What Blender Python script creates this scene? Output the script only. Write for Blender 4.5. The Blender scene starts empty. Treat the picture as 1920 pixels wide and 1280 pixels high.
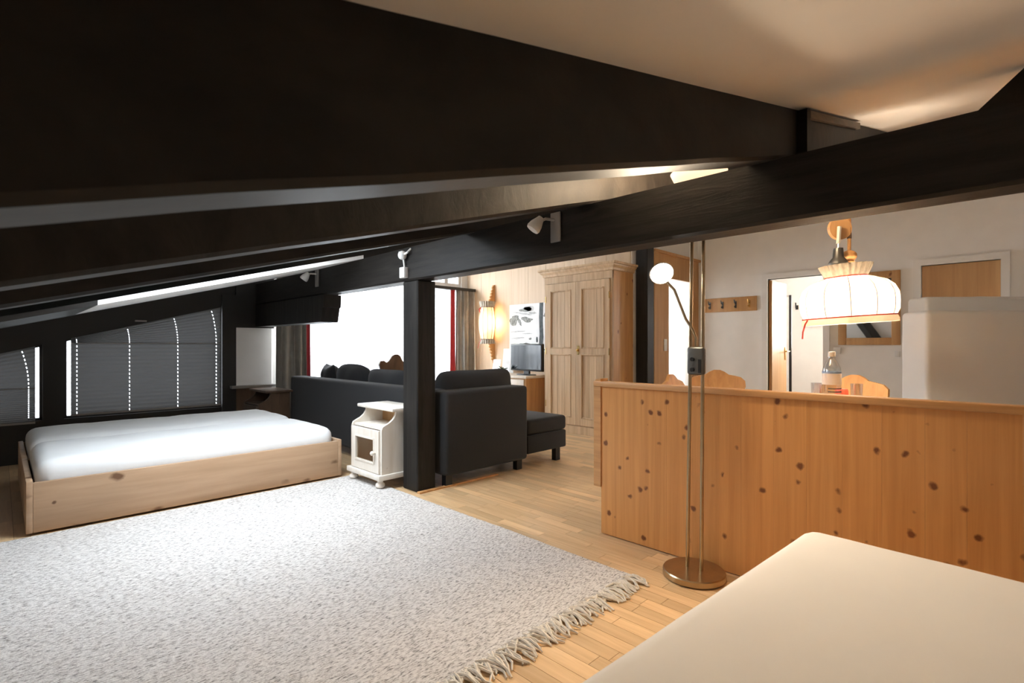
import bpy, bmesh, math, random
from mathutils import Vector, Matrix, noise
random.seed(7)
S = bpy.context.scene
COL = S.collection
PI = math.pi

# ------------------------------------------------------------ camera, world, exposure
cd = bpy.data.cameras.new('camera'); cam = bpy.data.objects.new('camera', cd); COL.objects.link(cam)
cam.location = (0, 0, 1.1); cam.rotation_euler = (PI/2, 0, -PI/4)
cd.lens = 18; cd.sensor_width = 36; cd.shift_y = 8/1920; cd.clip_start = 0.02
cd.dof.use_dof = True; cd.dof.focus_distance = 3.6; cd.dof.aperture_fstop = 5.0
S.camera = cam
S.view_settings.view_transform = 'Standard'; S.view_settings.look = 'None'
S.view_settings.gamma = 1; S.view_settings.use_curve_mapping = False
S.view_settings.exposure = 1.3
W = bpy.data.worlds.new('sky'); S.world = W; W.use_nodes = True
bg = W.node_tree.nodes['Background']; bg.inputs[0].default_value = (.86, .93, 1, 1); bg.inputs[1].default_value = 2.6

def area(name, loc, rot, sx, sy, power, col):
    l = bpy.data.lights.new(name, 'AREA'); l.shape = 'RECTANGLE'; l.size = sx; l.size_y = sy
    l.energy = power; l.color = col
    o = bpy.data.objects.new(name, l); COL.objects.link(o); o.location = loc; o.rotation_euler = rot
    return o
def point(name, loc, power, col, r=.04):
    l = bpy.data.lights.new(name, 'POINT'); l.energy = power; l.color = col; l.shadow_soft_size = r
    o = bpy.data.objects.new(name, l); COL.objects.link(o); o.location = loc
    return o
SLOPE = math.atan(.249)
# daylight outside the openings: terrace window, roof opening that lights rug and beds, bedroom and bathroom behind the doorways
area('daylight_terrace', (3.9, 6.98, 1.35), (-PI/2, 0, 0), 3.0, 2.4, 150, (.90, .95, 1))
area('daylight_roof_window', (1.08, 3.40, 1.4976+.249*1.08+.26), (0, -SLOPE, 0), 1.25, .85, 31, (.80, .90, 1))
area('daylight_bedroom', (6.5, 6.98, 1.4), (-PI/2, 0, 0), 1.1, 1.3, 75, (.86, .93, 1))
area('daylight_bathroom', (9.45, 1.6, 1.6), (0, PI/2, 0), 1.0, 1.0, 34, (1, .93, .84))

# ------------------------------------------------------------ node materials
def new_mat(name):
    m = bpy.data.materials.new(name); m.use_nodes = True
    nt = m.node_tree; b = nt.nodes['Principled BSDF']
    return m, nt, b
def nd(nt, t, **k):
    n = nt.nodes.new(t)
    for a, v in k.items():
        if a.startswith('i_'):
            n.inputs[int(a[2:])].default_value = v
        else: setattr(n, a, v)
    return n
def ramp(nt, stops):
    r = nt.nodes.new('ShaderNodeValToRGB'); e = r.color_ramp.elements
    while len(e) < len(stops): e.new(.5)
    for x, (p, c) in zip(e, stops):
        x.position = p; x.color = (c[0], c[1], c[2], 1) if not isinstance(c, (int, float)) else (c, c, c, 1)
    return r
def coords(nt, scale, rot=(0, 0, 0)):
    t = nt.nodes.new('ShaderNodeNewGeometry'); mp = nt.nodes.new('ShaderNodeMapping')
    mp.inputs['Scale'].default_value = scale; mp.inputs['Rotation'].default_value = rot
    nt.links.new(t.outputs['Position'], mp.inputs['Vector']); return mp.outputs[0]
def mixc(nt, fac, a, b, mode='MIX'):
    n = nt.nodes.new('ShaderNodeMix'); n.data_type = 'RGBA'; n.blend_type = mode
    for i, v in ((0, fac), (6, a), (7, b)):
        if hasattr(v, 'is_linked') or isinstance(v, bpy.types.NodeSocket): nt.links.new(v, n.inputs[i])
        else: n.inputs[i].default_value = v if i == 0 else (v[0], v[1], v[2], 1)
    return n.outputs[2]
def bump(nt, b, h, strength=.2, dist=.01):
    n = nt.nodes.new('ShaderNodeBump'); n.inputs['Strength'].default_value = strength; n.inputs['Distance'].default_value = dist
    nt.links.new(h, n.inputs['Height']); nt.links.new(n.outputs[0], b.inputs['Normal'])
def plain(name, c, rough=.5, metal=0, var=.06, vs=6, bmp=0, bs=60, **kw):
    m, nt, b = new_mat(name)
    v = coords(nt, (1, 1, 1)); n = nd(nt, 'ShaderNodeTexNoise'); n.inputs['Scale'].default_value = vs; n.inputs['Detail'].default_value = 4
    nt.links.new(v, n.inputs['Vector'])
    r = ramp(nt, [(.3, [x*(1-var) for x in c]), (.7, [min(1, x*(1+var)) for x in c])])
    nt.links.new(n.outputs[0], r.inputs[0]); nt.links.new(r.outputs[0], b.inputs['Base Color'])
    b.inputs['Roughness'].default_value = rough; b.inputs['Metallic'].default_value = metal
    for k, x in kw.items(): b.inputs[k.replace('_', ' ')].default_value = x
    if bmp:
        n2 = nd(nt, 'ShaderNodeTexNoise'); n2.inputs['Scale'].default_value = bs; n2.inputs['Detail'].default_value = 3
        nt.links.new(v, n2.inputs['Vector']); bump(nt, b, n2.outputs[0], bmp)
    return m
def wood(name, light, dark, scale, rough=.45, knots=None, knotc=(.20, .065, .018), rnd=.18, bmp=.06, contrast=1, spec=.5):
    """grain stretched along the axis that has the small scale; knots=(scale vec, radius)"""
    m, nt, b = new_mat(name)
    oi = nt.nodes.new('ShaderNodeObjectInfo'); ge = nt.nodes.new('ShaderNodeNewGeometry')
    v = coords(nt, scale)
    off = nd(nt, 'ShaderNodeMath', operation='MULTIPLY'); off.inputs[1].default_value = 37
    sm = nd(nt, 'ShaderNodeMath', operation='ADD'); nt.links.new(oi.outputs['Random'], sm.inputs[0]); nt.links.new(ge.outputs['Random Per Island'], sm.inputs[1])
    nt.links.new(sm.outputs[0], off.inputs[0])
    va = nd(nt, 'ShaderNodeVectorMath', operation='ADD'); nt.links.new(v, va.inputs[0]); nt.links.new(off.outputs[0], va.inputs[1])
    n = nd(nt, 'ShaderNodeTexNoise'); n.inputs['Scale'].default_value = 1; n.inputs['Detail'].default_value = 6; n.inputs['Roughness'].default_value = .6; n.inputs['Distortion'].default_value = .4
    nt.links.new(va.outputs[0], n.inputs['Vector'])
    r = ramp(nt, [(.5-.2/contrast, dark), (.5+.15/contrast, light)])
    nt.links.new(n.outputs[0], r.inputs[0]); col = r.outputs[0]
    if rnd:
        fr = nd(nt, 'ShaderNodeMath', operation='FRACT'); nt.links.new(sm.outputs[0], fr.inputs[0])
        mr = nd(nt, 'ShaderNodeMapRange'); mr.inputs['To Min'].default_value = 1-rnd; mr.inputs['To Max'].default_value = 1+rnd*.55
        nt.links.new(fr.outputs[0], mr.inputs['Value'])
        col = mixc(nt, 1, col, mr.outputs[0], 'MULTIPLY')
    if knots:
        ks, kr = knots
        kv = coords(nt, ks)
        kn = nd(nt, 'ShaderNodeTexNoise'); kn.inputs['Scale'].default_value = 2.2; kn.inputs['Detail'].default_value = 3; nt.links.new(kv, kn.inputs['Vector'])
        ka = nd(nt, 'ShaderNodeVectorMath', operation='MULTIPLY_ADD'); ka.inputs[1].default_value = (.32, .32, .32); nt.links.new(kn.outputs['Color'], ka.inputs[0]); nt.links.new(kv, ka.inputs[2]); kv = ka.outputs[0]
        vo = nd(nt, 'ShaderNodeTexVoronoi'); vo.inputs['Scale'].default_value = 1
        nt.links.new(kv, vo.inputs['Vector'])
        sp = nt.nodes.new('ShaderNodeSeparateColor'); nt.links.new(vo.outputs['Color'], sp.inputs[0])
        th = nd(nt, 'ShaderNodeMath', operation='MULTIPLY'); nt.links.new(sp.outputs[0], th.inputs[0]); th.inputs[1].default_value = kr
        lt = nd(nt, 'ShaderNodeMath', operation='DIVIDE'); nt.links.new(vo.outputs['Distance'], lt.inputs[0]); nt.links.new(th.outputs[0], lt.inputs[1])
        kr_ = ramp(nt, [(.55, 1.0), (1.0, 0.0)]); nt.links.new(lt.outputs[0], kr_.inputs[0])
        col = mixc(nt, kr_.outputs[0], col, knotc)
    nt.links.new(col, b.inputs['Base Color']); b.inputs['Roughness'].default_value = rough; b.inputs['Specular IOR Level'].default_value = spec
    if bmp: bump(nt, b, n.outputs[0], bmp)
    return m
def emis(name, c, s):
    m, nt, b = new_mat(name); b.inputs['Base Color'].default_value = (*c, 1)
    b.inputs['Emission Color'].default_value = (*c, 1); b.inputs['Emission Strength'].default_value = s; return m
def cloth_glow(name, c, transl=.5, transp=0):
    m, nt, b = new_mat(name); out = nt.nodes['Material Output']
    b.inputs['Base Color'].default_value = (*c, 1); b.inputs['Roughness'].default_value = .9
    t = nt.nodes.new('ShaderNodeBsdfTranslucent'); t.inputs[0].default_value = (*c, 1)
    mx = nt.nodes.new('ShaderNodeMixShader'); mx.inputs[0].default_value = transl
    nt.links.new(b.outputs[0], mx.inputs[1]); nt.links.new(t.outputs[0], mx.inputs[2]); s = mx.outputs[0]
    if transp:
        tr = nt.nodes.new('ShaderNodeBsdfTransparent'); m2 = nt.nodes.new('ShaderNodeMixShader'); m2.inputs[0].default_value = transp
        nt.links.new(s, m2.inputs[1]); nt.links.new(tr.outputs[0], m2.inputs[2]); s = m2.outputs[0]
    nt.links.new(s, out.inputs[0]); return m
def pane(name, tint=(1, 1, 1), gl=.08):
    m, nt, b = new_mat(name); out = nt.nodes['Material Output']
    tr = nt.nodes.new('ShaderNodeBsdfTransparent'); tr.inputs[0].default_value = (*tint, 1)
    g = nt.nodes.new('ShaderNodeBsdfGlossy'); g.inputs['Roughness'].default_value = .02
    mx = nt.nodes.new('ShaderNodeMixShader'); mx.inputs[0].default_value = gl
    nt.links.new(tr.outputs[0], mx.inputs[1]); nt.links.new(g.outputs[0], mx.inputs[2]); nt.links.new(mx.outputs[0], out.inputs[0]); return m

M = {}
M['beam'] = wood('black_stained_timber', (.020, .0170, .0145), (.0055, .0048, .0043), (4, 4, 6), rough=.55, spec=.25, rnd=0, bmp=.25)
M['beam_rough'] = wood('black_stained_rough_timber', (.020, .0170, .0145), (.0055, .0048, .0043), (9, 14, 5), rough=.55, spec=.25, rnd=0, bmp=.4)
M['post'] = wood('black_stained_post_timber', (.020, .0170, .0145), (.0055, .0048, .0043), (26, 26, 2), rough=.55, spec=.25, rnd=0, bmp=.3)
M['ledge'] = wood('brown_ledge', (.16, .12, .09), (.08, .06, .045), (3, 20, 20), rough=.6, rnd=0)  # lighter brown than the black roof timbers
M['plaster'] = plain('white_plaster', (.86, .842, .815), .9, var=.02, bmp=.04, bs=90)
M['ceil'] = plain('cream_ceiling_plaster', (.78, .735, .68), .9, var=.03, vs=2, bmp=.05, bs=120)
M['white'] = plain('white_paint', (.82, .80, .77), .5, var=.02)
M['cool_white'] = plain('white_panel', (.72, .71, .69), .6, var=.03)
M['floor'] = wood('oak_strip_floor', (.76, .53, .30), (.60, .385, .195), (34, 2.2, 10), rough=.3, rnd=.22, bmp=.03)
M['pine'] = wood('orange_pine', (.76, .375, .128), (.63, .285, .085), (8, 34, 1.1), rough=.38, knots=((14, 15.5, 14.5), .285), rnd=.05, bmp=.02)
M['pine_cap'] = wood('pine_rail', (.66, .36, .15), (.48, .235, .085), (30, 1.6, 30), rough=.42, rnd=.05, bmp=.03)
M['pine_pale'] = wood('pale_pine', (.52, .345, .215), (.41, .26, .152), (1.2, 16, 16), rough=.5, knots=((5, 7, 8.5), .30), knotc=(.16, .08, .04), rnd=.08, bmp=.04)
M['pine_side'] = wood('warm_pine', (.62, .36, .16), (.48, .26, .105), (18, 18, 1.3), rough=.5, knots=((9, 9, 6), .2), rnd=.06, bmp=.03)
M['ward'] = wood('limed_brown_wood', (.62, .445, .275), (.44, .30, .175), (26, 26, 1.2), rough=.5, rnd=.06, bmp=.08)
M['panelling'] = wood('beige_veneer_panel', (.66, .52, .375), (.57, .435, .30), (20, 20, .8), rough=.55, rnd=.05, bmp=.03)
M['door_wood'] = wood('orange_brown_door_veneer', (.60, .34, .145), (.50, .265, .10), (22, 22, 1), rough=.45, rnd=.04, bmp=.02)
M['stand'] = wood('whitewashed_pine', (.82, .765, .69), (.72, .645, .545), (14, 14, 2), rough=.5, knots=((6, 6, 6), .09), knotc=(.35, .24, .15), rnd=.03, bmp=.04)
M['stand_in'] = wood('raw_pine_inside', (.58, .34, .16), (.46, .25, .10), (14, 14, 3), rough=.5, rnd=.03)
M['darkwood'] = wood('dark_brown_wood', (.12, .07, .04), (.06, .034, .02), (14, 14, 3), rough=.45, rnd=.03)
M['carved'] = wood('carved_honey_wood', (.56, .30, .11), (.42, .20, .065), (20, 20, 4), rough=.5, rnd=.03)
M['sofa'] = plain('charcoal_sofa_fabric', (.0115, .0112, .0120), .92, var=.18, vs=140, bmp=.25, bs=420, Sheen_Weight=.08)
M['sheet'] = plain('white_sheet', (.80, .80, .79), .85, var=.02, vs=5, bmp=.1, bs=14)
M['sheet_warm'] = plain('cream_bed_cover', (.77, .755, .73), .85, var=.012, vs=4, bmp=.06, bs=260)
M['padded'] = plain('white_padded_cover', (.80, .79, .77), .8, var=.015, vs=3, bmp=.06, bs=9)
M['bronze'] = plain('brushed_bronze_metal', (.50, .385, .245), .28, 1, var=.08, vs=20)
M['gunmetal'] = plain('grey_cast_metal', (.14, .14, .135), .4, .8, var=.1)
M['black'] = plain('black_plastic', (.012, .012, .013), .35)
M['steel'] = plain('satin_nickel', (.55, .54, .52), .3, 1)
M['grey_metal'] = plain('grey_painted_metal', (.30, .29, .28), .4, .6)
M['brass'] = plain('brass', (.65, .45, .18), .25, 1)
M['plastic_white'] = plain('white_plastic', (.78, .78, .76), .4)
M['red'] = plain('red_ribbon', (.55, .05, .035), .7)
M['red_cloth'] = plain('red_curtain_cloth', (.34, .022, .03), .85, var=.12, vs=20)
M['curtain'] = plain('taupe_curtain_cloth', (.28, .27, .25), .9, var=.1, vs=12, bmp=.1, bs=300)
M['linen'] = plain('gathered_grey_linen', (.46, .41, .34), .9, var=.15, vs=40)
M['black_frame'] = plain('black_window_wood', (.012, .0108, .0098), .5)
M['blind'] = cloth_glow('grey_pleated_blind', (.150, .150, .148), .10)
M['sheer'] = cloth_glow('white_sheer', (.86, .88, .90), .5, .22)
M['shade'] = cloth_glow('cream_lamp_cloth', (.84, .77, .66), .28)
M['lantern'] = cloth_glow('ivory_lantern_cloth', (.88, .76, .60), .28)
M['dish'] = emis('lit_opal_glass_dish', (1, .78, .52), .42)
M['bulb'] = emis('lit_lamp_lens', (1, .90, .76), 22)
M['bulb_soft'] = emis('lit_bulb', (1, .82, .6), 9)
M['glass'] = pane('window_glass', gl=.06)
M['cabglass'] = pane('cabinet_glass', (.92, .88, .82), .1)
M['bottle'] = pane('clear_bottle_glass', (.88, .91, .93), .2)
M['tumbler'] = pane('clear_tumbler_glass', (.93, .93, .94), .16)
M['screen'] = plain('dark_glossy_screen', (.012, .016, .02), .07)
M['mirror'] = plain('mirror_silver', (.86, .87, .88), .02, 1, var=0)
M['leaf'] = plain('green_leaf', (.035, .07, .025), .5, var=.3, vs=40)
M['paper'] = plain('white_paper', (.82, .83, .84), .8)
M['label_blue'] = plain('blue_label_print', (.25, .38, .62), .6)
M['candle'] = plain('red_candle_wax', (.62, .09, .05), .5)
M['snow'] = plain('print_snow_white', (.76, .78, .79), .7, var=.06, vs=5)
M['rock'] = plain('print_rock_grey', (.22, .235, .225), .7, var=.5, vs=30)
M['rock_pale'] = plain('print_pale_grey', (.44, .46, .465), .7, var=.3, vs=25)
M['trunk'] = plain('print_trunk_dark', (.05, .066, .072), .7, var=.5, vs=25)
M['slab'] = plain('subfloor', (.30, .19, .10), .6)
M['outside'] = plain('pale_balcony_render', (.75, .77, .78), .8)
M['rug_back'] = plain('rug_fringe_wool', (.74, .68, .59), .95, var=.15, vs=60)
# rug weave
m, nt, b = new_mat('heathered_wool_rug'); M['rug'] = m
v = coords(nt, (48, 165, 60)); n = nd(nt, 'ShaderNodeTexNoise'); n.inputs['Scale'].default_value = 1; n.inputs['Detail'].default_value = 5; n.inputs['Roughness'].default_value = .7
nt.links.new(v, n.inputs['Vector'])
r = ramp(nt, [(.35, (.13, .12, .11)), (.43, (.42, .39, .365)), (.51, (.67, .64, .61)), (.7, (.80, .77, .735))]); nt.links.new(n.outputs[0], r.inputs[0])
nt.links.new(r.outputs[0], b.inputs['Base Color']); b.inputs['Roughness'].default_value = .95
v2 = coords(nt, (120, 160, 100)); n2 = nd(nt, 'ShaderNodeTexNoise'); n2.inputs['Scale'].default_value = 1; nt.links.new(v2, n2.inputs['Vector'])
bump(nt, b, n2.outputs[0], .6, .008)

# ------------------------------------------------------------ geometry helpers (all in world metres unless local)
def box(bm, x0, x1, y0, y1, z0, z1, r=0, seg=2):
    g = bmesh.ops.create_cube(bm, size=1, matrix=Matrix.Translation(((x0+x1)/2, (y0+y1)/2, (z0+z1)/2)) @ Matrix.Diagonal((abs(x1-x0), abs(y1-y0), abs(z1-z0), 1)))
    if r:
        es = list({e for vv in g['verts'] for e in vv.link_edges})
        bmesh.ops.bevel(bm, geom=es, offset=r, segments=seg, affect='EDGES', profile=.5)
    return g
def prism(bm, pts, axis, a0, a1):
    """extrude a polygon: axis 'y' takes (x,z) points, 'x' takes (y,z), 'z' takes (x,y)"""
    def P(p, a): return {'y': (p[0], a, p[1]), 'x': (a, p[0], p[1]), 'z': (p[0], p[1], a)}[axis]
    A = [bm.verts.new(P(p, a0)) for p in pts]; B = [bm.verts.new(P(p, a1)) for p in pts]
    n = len(pts); bm.faces.new(A); bm.faces.new(B[::-1])
    for i in range(n): bm.faces.new((A[i], B[i], B[(i+1) % n], A[(i+1) % n]))
def tube(bm, pts, r, seg=10, cap=True):
    pts = [Vector(p) for p in pts]; rs = r if isinstance(r, (list, tuple)) else [r]*len(pts); rings = []
    up = None
    for i, p in enumerate(pts):
        t = (pts[min(i+1, len(pts)-1)]-pts[max(i-1, 0)]).normalized()
        if up is None: up = Vector((0, 0, 1)) if abs(t.z) < .9 else Vector((1, 0, 0))
        a = t.cross(up).normalized(); c = a.cross(t).normalized(); up = c
        rings.append([bm.verts.new(p+(a*math.cos(2*PI*k/seg)+c*math.sin(2*PI*k/seg))*rs[i]) for k in range(seg)])
    for A, B in zip(rings, rings[1:]):
        for k in range(seg): bm.faces.new((A[k], A[(k+1) % seg], B[(k+1) % seg], B[k]))
    if cap: bm.faces.new(rings[0][::-1]); bm.faces.new(rings[-1])
def lathe(bm, prof, c=(0, 0, 0), seg=32, a0=0, a1=2*PI, wob=None, mat=None):
    full = abs(a1-a0-2*PI) < 1e-6; n = seg if full else seg+1; rings = []
    for r, z in prof:
        ring = []
        for k in range(n):
            a = a0+(a1-a0)*k/seg; rr = r*(wob(a, z) if wob else 1)
            p = Vector((rr*math.cos(a), rr*math.sin(a), z))
            if mat: p = mat @ p
            ring.append(bm.verts.new(p+Vector(c)))
        rings.append(ring)
    for A, B in zip(rings, rings[1:]):
        for k in range(seg if full else seg):
            j = (k+1) % n
            bm.faces.new((A[k], A[j], B[j], B[k]))
    return rings
def sphere(bm, c, r, sx=1, sy=1, sz=1, u=16, v=10):
    bmesh.ops.create_uvsphere(bm, u_segments=u, v_segments=v, radius=r, matrix=Matrix.Translation(c) @ Matrix.Diagonal((sx, sy, sz, 1)))
def pillow(bm, w, h, t, n=18, sag=0, seed=0):
    """cushion standing in the local XZ plane, thickness along Y, bottom at z=0"""
    for s in (1, -1):
        vs = []
        for i in range(n+1):
            row = []
            for j in range(n+1):
                u = -1+2*i/n; v_ = -1+2*j/n
                k = max(0, 1-abs(u)**2.6)**.6*max(0, 1-abs(v_)**2.6)**.6
                pin = 1-.13*abs(v_)**4*abs(u)**2; pz = 1-.13*abs(u)**4*abs(v_)**2
                z = (v_*pz*.5+.5)*h - sag*(1-u*u)*max(0, v_)
                nz = noise.noise(Vector((u*1.7+seed, v_*1.7, seed)))*.25
                row.append(bm.verts.new((u*pin*w/2, s*t/2*k*(1+nz), z + .02*h*nz)))
            vs.append(row)
        for i in range(n):
            for j in range(n):
                q = (vs[i][j], vs[i+1][j], vs[i+1][j+1], vs[i][j+1]); bm.faces.new(q if s < 0 else q[::-1])
    bmesh.ops.remove_doubles(bm, verts=bm.verts, dist=1e-5)
def obj(name, bm, mat, parent=None, smooth=False, local=False, M4=None):
    if not isinstance(bm, bmesh.types.BMesh):
        f = bm; bm = bmesh.new(); f(bm)
    if M4 is not None: bmesh.ops.transform(bm, matrix=M4, verts=bm.verts)
    bmesh.ops.recalc_face_normals(bm, faces=bm.faces)
    me = bpy.data.meshes.new(name); bm.to_mesh(me); bm.free()
    me.materials.append(M[mat] if isinstance(mat, str) else mat)
    if smooth:
        for p in me.polygons: p.use_smooth = True
        try: me.set_sharp_from_angle(angle=math.radians(38))
        except Exception: pass
    o = bpy.data.objects.new(name, me); COL.objects.link(o)
    if parent is not None:
        o.parent = parent
        if not local:
            acc = Matrix.Identity(4); q = parent
            while q is not None: acc = q.matrix_basis @ acc if q.parent is None else q.matrix_parent_inverse @ q.matrix_basis @ acc; q = q.parent
            o.matrix_parent_inverse = acc.inverted()
    return o
def B(name, mat, parent, *b, r=0, seg=2, **k):
    def f(bm):
        for q in b: box(bm, *q, r=r, seg=seg)
    return obj(name, f, mat, parent, smooth=bool(r), **k)
def tag(o, label, cat, group=None):
    o['label'] = label; o['category'] = cat
    if group: o['group'] = group
    return o
def thing(name, label, cat, loc=(0, 0, 0), rz=0, group=None):
    o = bpy.data.objects.new(name, None); o.empty_display_size = .1; COL.objects.link(o)
    o.location = loc; o.rotation_euler = (0, 0, rz)
    o.matrix_basis = Matrix.Translation(loc) @ Matrix.Rotation(rz, 4, 'Z')
    return tag(o, label, cat, group)
def struct(o, label=None):
    o['kind'] = 'structure'
    if label: o['label'] = label
    return o
def zc(x): return 1.4976+.249*x            # ceiling plane
def zr(x): return 1.229+.280*x             # rafter undersides

# ------------------------------------------------------------ the shell
XL, XR, YN, YF, XLW = -1.6, 7.35, -2.3, 6.6, 5.55
fl = struct(B('floor', 'slab', None, (XL-.1, XR+2.2, YN-.1, YF+.1, -.12, -.003)), 'oak strip floor')
# strips of the floor: one object each where they show, the rest joined
def proj(x, y, z):
    d = (x+y)/math.sqrt(2); return 960+960*((x-y)/math.sqrt(2))/d, 648-960*(z-1.1)/d
strips = []
sw = .069; nx = int((XR-XL)/sw)
for i in range(nx):
    x0 = XL+i*sw; y = YN-random.random()*.4
    while y < YF:
        L = random.uniform(.28, .52); y1 = min(y+L, YF)
        if y1 > YN+.02: strips.append((x0, x0+sw, max(y, YN), y1))
        y += L
def shows(s):
    x, y = (s[0]+s[1])/2, (s[2]+s[3])/2
    if x+y < 1.0: return 0
    px, py = proj(x, y, 0)
    if not (-10 < px < 1930 and py < 1300): return 0
    if x < 2.10 and 1.33 < y < 4.0: return 0
    if x < 2.1 and y > 3.9: return 0
    if x > 2.52 and px > 1135: return 0
    if x > 2.5 and y > 3.75 or x > 5.05: return 0
    if px > 1240 and py > 980 and (px-1500)/(-270)*300+980 < py: return 0
    return 1/(x+y)**2
rank = sorted(((shows(s), k) for k, s in enumerate(strips)), reverse=True)
top = {k for v_, k in rank[:300] if v_ > 0}
rest = bmesh.new(); cache = {}
for k, s in enumerate(strips):
    g = .0009
    if k in top:
        L = round((s[3]-s[2])*50)/50
        o = B('floor_strip', 'floor', fl, (s[0]+g, s[1]-g, s[2]+g, s[3]-g, -.012, 0))
    else: box(rest, s[0]+g, s[1]-g, s[2]+g, s[3]-g, -.012, 0)
o = obj('floor_strips_beyond', rest, 'floor', fl); o['kind'] = 'stuff'

ce = bpy.data.objects.new('ceiling', None); COL.objects.link(ce); struct(ce, 'cream plaster sloping ceiling')
def ceil_piece(bm, x0, x1, y0, y1, drop=0):
    prism(bm, [(x0, zc(x0)-drop), (x1, zc(x1)-drop), (x1, zc(x1)+.2), (x0, zc(x0)+.2)], 'y', y0, y1)
def f(bm):   # leaves the roof window open: x .45-1.72, y 1.85-2.8
    ceil_piece(bm, XL-.1, 2.30, YN-.1, 2.95)
    ceil_piece(bm, XL-.1, 2.30, 3.85, YF+.1)
    ceil_piece(bm, XL-.1, .45, 2.95, 3.85); ceil_piece(bm, 1.72, 2.30, 2.95, 3.85)
obj('slope_plaster', f, 'ceil', ce)
obj('upper_plaster', lambda bm: ceil_piece(bm, 2.30, XR+2.3, YN-.1, YF+.1, 0), 'ceil', ce)
obj('eaves_soffit', lambda bm: prism(bm, [(.42, zr(.42)), (2.19, zr(2.19)), (2.19, zr(2.19)+.03), (.42, zr(.42)+.03)], 'y', 3.98, 5.3), 'cool_white', ce)
obj('eaves_soffit_shade', lambda bm: prism(bm, [(-1.5, zr(-1.5)), (.42, zr(.42)), (.42, zr(.42)+.03), (-1.5, zr(-1.5)+.03)], 'y', 3.98, 5.3), 'black_frame', ce)  # black strip: shade put into colour where the soffit dims away
# roof window in the slope
for nm, lb, cx, cy, hx, hy in (('window_4', 'roof window between rug and beds', 1.085, 3.40, .635, .45),):
    rw = bpy.data.objects.new(nm, None); COL.objects.link(rw); struct(rw, lb)
    RM = Matrix.Translation((cx, cy, zc(cx))) @ Matrix.Rotation(-SLOPE, 4, 'Y')
    for q in ((-hx, -hx+.06, -hy, hy, .02, .14), (hx-.06, hx, -hy, hy, .02, .14), (-hx+.06, hx-.06, -hy, -hy+.055, .02, .14), (-hx+.06, hx-.06, hy-.055, hy, .02, .14)):
        obj('frame_bar', lambda bm: box(bm, *q), 'white', rw, M4=RM)
    obj('pane', lambda bm: box(bm, -hx+.06, hx-.06, -hy+.055, hy-.055, .08, .084), 'glass', rw, M4=RM)

# walls
struct(B('wall_left', 'plaster', None, (XL-.12, XL, YN, YF, 0, zc(XL)+.05)), 'low knee wall under the eaves')
wr = bpy.data.objects.new('wall_rear', None); COL.objects.link(wr); struct(wr, 'plaster gable wall behind the viewer')
def f(bm):
    prism(bm, [(XL, 0), (XR+.1, 0), (XR+.1, zc(XR+.1)), (XL, zc(XL))], 'y', YN-.12, YN)
obj('plaster_face', f, 'plaster', wr)

# window gable wall: dark timber on the low side, white pier, terrace opening
WT = lambda x: 1.033+.287*x
wf = bpy.data.objects.new('wall_window_side', None); COL.objects.link(wf); struct(wf, 'gable wall with the windows')
def f(bm):
    box(bm, XL, 1.97, YF, YF+.14, 0, .39)
    prism(bm, [(XL, .39), (-1.25, .39), (-1.25, zc(-1.25)), (XL, zc(XL))], 'y', YF, YF+.14)
    prism(bm, [(.287, .39), (.44, .39), (.44, WT(.44)), (.287, WT(.287))], 'y', YF, YF+.14)
    box(bm, 1.822, 1.97, YF-.03, YF+.14, 0, 1.7)
    prism(bm, [(-1.25, WT(-1.25)), (1.97, WT(1.97)), (1.97, zc(1.97)+.02), (-1.25, zc(-1.25)+.02)], 'y', YF, YF+.14)
    prism(bm, [(1.97, 1.315), (2.40, 1.315), (2.40, zc(2.4)), (1.97, zc(1.97))], 'y', YF-.03, YF+.14)
obj('dark_timber', f, 'black_frame', wf)
B('white_pier', 'cool_white', wf, (1.97, 2.375, YF-.02, YF+.14, .63, 1.315))
B('pier_base', 'darkwood', wf, (1.97, 2.375, YF-.02, YF+.14, 0, .60))
B('ledge', 'grey_metal', wf, (1.90, 2.40, YF-.12, YF, .60, .63))
obj('gable_plaster', lambda bm: (prism(bm, [(2.40, 2.38), (XLW+.1, 2.38), (XLW+.1, zc(XLW+.1)), (2.40, zc(2.4))], 'y', YF, YF+.14), box(bm, 5.42, XLW+.1, YF, YF+.14, 0, 2.38), box(bm, 2.40, 5.42, YF, YF+.14, 0, .08)), 'plaster', wf)

# gable windows with pleated blinds
def gable_window(name, label, x0, x1, zb):
    w = bpy.data.objects.new(name, None); COL.objects.link(w); struct(w, label)
    t = .022
    def f(bm):
        box(bm, x0, x0+t, YF+.03, YF+.11, zb, WT(x0+t)); box(bm, x1-t, x1, YF+.03, YF+.11, zb, WT(x1-t))
        box(bm, x0, x1, YF+.03, YF+.11, zb, zb+t)
        prism(bm, [(x0, WT(x0)-t), (x1, WT(x1)-t), (x1, WT(x1)), (x0, WT(x0))], 'y', YF+.03, YF+.11)
    obj('window_frame', f, 'black_frame', w)
    obj('pane', lambda bm: prism(bm, [(x0, zb), (x1, zb), (x1, WT(x1)), (x0, WT(x0))], 'y', YF+.07, YF+.075), 'glass', w)
gable_window('window_1', 'sloping-topped gable window beside the knee wall', -1.25, .287, .39)
gable_window('window_2', 'sloping-topped gable window behind the beds', .44, 1.822, .39)
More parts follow.
